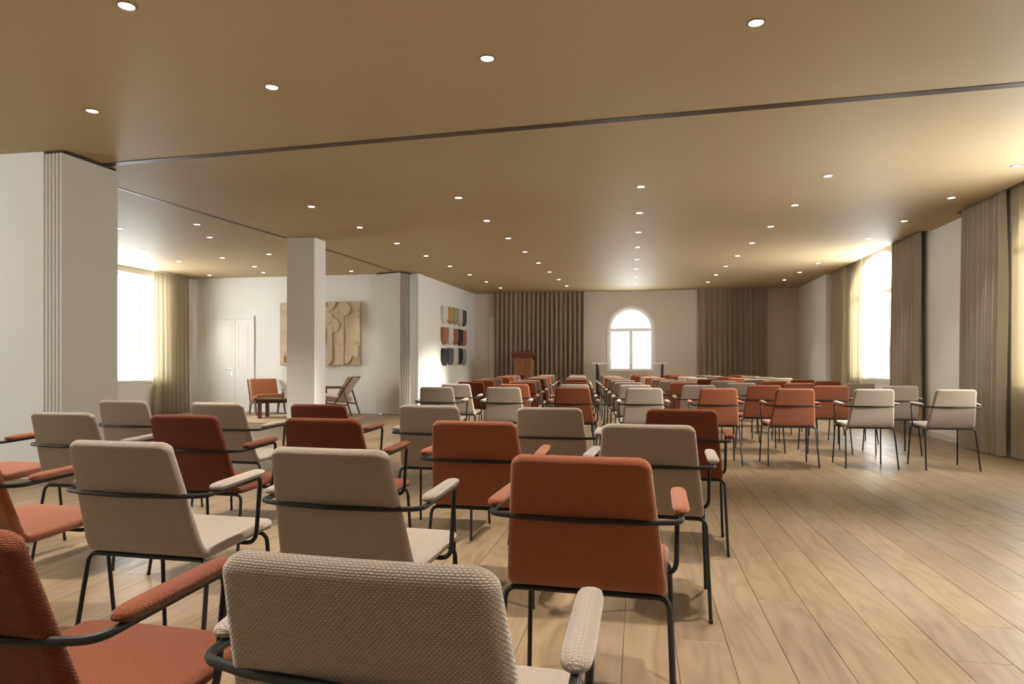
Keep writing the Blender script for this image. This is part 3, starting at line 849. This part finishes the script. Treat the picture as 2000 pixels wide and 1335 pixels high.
def rect(a, b, c, d): return [(a, b), (c, b), (c, d), (a, d)]
raised(arc_poly(1.13, 1.02, 0, .115, 0, 2 * PI, 28)[:-1], .02)
raised(arc_poly(1.13, RH - .002, .10, .19, PI, 2 * PI), .03)
raised(rect(.80, .44, 1.055, .80), .034)
raised(rect(1.12, .44, 1.24, .86), .022)
raised(arc_poly(1.24, .86, 0, .16, -PI / 2, PI / 2), .018)
raised(arc_poly(1.50, .60, 0, .15, PI / 2, 1.5 * PI), .024)
raised(arc_poly(1.50, 1.20, 0, .15, -PI / 2, 0), .034)
raised(arc_poly(1.50, 1.20, 0, .15, 0, PI / 2), .016)
raised(rect(.80, .01, 1.02, .42), .02)
raised(rect(1.02, .18, 1.24, .42), .036)
raised(arc_poly(1.02, .18, 0, .22, -PI / 2, 0), .036)
raised(rect(1.30, .01, 1.49, .42), .014)
raised(arc_poly(1.52, .20, 0, .16, -PI / 2, 0), .02)
raised(rect(1.74, .18, 1.83, .42), .03)
raised(rect(1.72, .50, 1.86, 1.00), .012)
raised(arc_poly(1.80, 1.10, 0, .07, 0, 2 * PI, 20)[:-1], .016)
raised(rect(.05, .06, .12, .22), .03); raised(arc_poly(.20, .30, 0, .14, PI / 2, PI), .02); raised(rect(.02, .75, .36, 1.05), .014)
raised(arc_poly(.40, .9, .12, .24, -PI / 2, PI / 2), .026); raised(rect(.45, .1, .72, .5), .02); raised(arc_poly(.20, 1.2, 0, .12, 0, PI), .025)

# ================================================================== lounge group
rug = MB(); prof = [(1.20, 0.0005)]
for k in range(26): 
    r = 1.20 - k * .0455; prof += [(r, .007), (r - .012, .013), (r - .035, .013)]
prof += [(.01, .012)]
ro = rug.lathe(prof, (0, 0, 0), 56).build('round_rug', JUTE, None, True); ro.location = (-6.42, 12.28, 0)
tag(ro, 'round braided jute rug under the lounge chairs', 'rug')

def cushion(w, d, h, r=.03):
    bm = bmesh.new(); bmesh.ops.create_cube(bm, size=1, matrix=Matrix.Diagonal((w, d, h, 1)))
    bmesh.ops.bevel(bm, geom=bm.edges[:], offset=r, segments=3, profile=.6, affect='EDGES')
    return bm
# tan plywood easy chair, facing roughly towards the table
e1 = empty('lounge_chair', (-7.70, 13.20, 0), math.radians(226)); tag(e1, 'tan leather lounge chair with angular dark wooden sides beside the double door', 'armchair')
for sx in (-1, 1):
    # seat board plane leaning back and crossing legs
    pl = MB()
    prof = [(-.46, .73), (-.40, .735), (-.20, .27), (.18, .36), (.18, .31), (.30, 0), (.24, 0), (.10, .275), (-.13, .215), (-.24, 0), (-.31, 0), (-.245, .25)]
    pl.prism(prof, (sx * .30 - (.018 if sx > 0 else 0), 0, 0), (0, 1, 0), (0, 0, 1), (1, 0, 0), .018); pl.build('side_panel', WALNUT, e1)
MB().take(cushion(.55, .10, .46), Matrix.Translation((0, -.275, .52)) @ Matrix.Rotation(math.radians(22), 4, 'X')).build('back_cushion', TANLEATHER, e1, True)
MB().take(cushion(.55, .46, .10), Matrix.Translation((0, .0, .345)) @ Matrix.Rotation(math.radians(12), 4, 'X')).build('seat_cushion', TANLEATHER, e1, True)
MB().box((-.282, -.20, .235), (.282, .12, .25)).build('seat_board', WALNUT, e1)
# beige easy chair with walnut frame, seen from its side
e2 = empty('lounge_chair', (-6.02, 12.92, .0205), math.radians(98)); tag(e2, 'beige cushioned lounge chair with walnut armrests near the folded partition', 'armchair')
for sx in (-1, 1):
    MB().tube([(sx * .30, .30, -.006), (sx * .30, .30, .55)], .018, 8).build('leg', WALNUT, e2, True)
    MB().tube([(sx * .30, -.40, 0), (sx * .30, -.22, .56)], .018, 8).build('leg', WALNUT, e2, True)
    MB().bevbox((sx * .30 - .035, -.28, .55), (sx * .30 + .035, .36, .58), .008).build('armrest', WALNUT, e2)
    MB().tube([(sx * .27, -.05, .25), (sx * .27, -.41, .78)], .016, 8).build('back_post', WALNUT, e2, True)
    MB().tube([(sx * .30, .30, .28), (sx * .30, -.31, .22)], .014, 8).build('side_rail', WALNUT, e2, True)
MB().tube([(-.30, .30, .28), (.30, .30, .28)], .014, 8).build('front_rail', WALNUT, e2, True)
MB().tube([(-.27, -.41, .77), (.27, -.41, .77)], .016, 8).build('top_rail', WALNUT, e2, True)
MB().take(cushion(.52, .56, .11), Matrix.Translation((0, .03, .345)) @ Matrix.Rotation(math.radians(7), 4, 'X')).build('seat_cushion', BEIGECUSH, e2, True)
MB().take(cushion(.52, .11, .44), Matrix.Translation((0, -.24, .585)) @ Matrix.Rotation(math.radians(30), 4, 'X')).build('back_cushion', BEIGECUSH, e2, True)
# low table
tb = empty('coffee_table', (-6.92, 12.25, .012), math.radians(12)); tag(tb, 'low dark wooden coffee table standing on the jute rug', 'table')
MB().bevbox((-.36, -.30, .345), (.36, .30, .375), .006).build('table_top', DKWOOD, tb)
for sx in (-1, 1):
    for sy in (-1, 1): MB().bevbox((sx * .28 - .032, sy * .22 - .032, 0.001), (sx * .28 + .032, sy * .22 + .032, .345), .005).build('leg', WALNUT, tb)
MB().box((-.25, -.20, .30), (.25, .20, .343)).build('apron', DKWOOD, tb)
bt = empty('bottle', (-6.885, 12.36, .3885)); tag(bt, 'small amber bottle standing on the coffee table', 'bottle')
bb = MB().lathe([(.030, 0), (.036, .006), (.036, .085), (.030, .105), (.016, .125), (.014, .155)], n=20).build('bottle_body', AMBER, bt, True)
MB().lathe([(.017, .155), (.017, .178)], n=16).build('bottle_cap', DKWOOD, bb, True)

# ================================================================== lectern, microphone, table at the front
lc = empty('lectern', (-2.87, 17.05, 0), math.radians(-3)); tag(lc, 'cherry wood lectern with dark sloping top before the brown drape', 'lectern')
b = MB()
b.hexa([(-.18, -.17, .06), (.18, -.17, .06), (.18, .17, .06), (-.18, .17, .06), (-.225, -.20, 1.22), (.225, -.20, 1.22), (.225, .20, 1.14), (-.225, .20, 1.14)]); b.build('body', CHERRY, lc)
for (x0_, x1_) in ((-.205, -.075), (-.068, .068), (.075, .205)):
    q = MB(); f0 = .83
    q.hexa([(x0_ * f0, -.176, .09), (x1_ * f0, -.176, .09), (x1_ * f0, -.165, .09), (x0_ * f0, -.165, .09), (x0_, -.209, 1.19), (x1_, -.209, 1.19), (x1_, -.19, 1.19), (x0_, -.19, 1.19)]); q.build('front_board', CHERRY, lc)
MB().bevbox((-.22, -.21, 0), (.22, .21, .06), .01).build('plinth', CHERRYD, lc)
t = MB(); t.hexa([(-.275, -.25, 1.295), (.275, -.25, 1.295), (.275, .27, 1.16), (-.275, .27, 1.16), (-.275, -.25, 1.375), (.275, -.25, 1.375), (.275, .27, 1.20), (-.275, .27, 1.20)]); t.build('sloped_top', CHERRYD, lc)
t = MB(); t.box((-.235, -.215, 1.20), (.235, .19, 1.30)); t.build('top_case', CHERRYD, lc)
mc = empty('gooseneck_microphone', (-2.72, 16.86, 1.405)); tag(mc, 'thin black gooseneck microphone on the lectern top', 'microphone')
MB().lathe([(.03, -.03), (.03, .012), (.012, .018)], n=14).build('base', BLACK, mc, True)
MB().tube(fillet([(0, 0, .01), (0, 0, .26), (0, .05, .36), (0, .12, .38)], .06, 6), .005, 6).build('gooseneck', BLACK, mc, True)
MB().tube([(0, .10, .378), (0, .16, .385)], .011, 8).build('microphone_head', BLACK, mc, True)
ft = empty('high_table', (-.232, 17.3, 0)); tag(ft, 'long narrow white-topped table with black legs before the arched window', 'table')
MB().bevbox((-.91, -.30, 1.062), (.91, .30, 1.085), .004).build('table_top', WHITETOP, ft)
for sx in (-1, 1):
    for sy in (-1, 1): MB().box((sx * .79 - .028, sy * .24 - .02, 0), (sx * .79 + .028, sy * .24 + .02, 1.06)).build('leg', BLACK, ft)
    MB().box((sx * .79 - .02, -.22, 1.03), (sx * .79 + .02, .22, 1.06)).build('cross_bar', BLACK, ft)
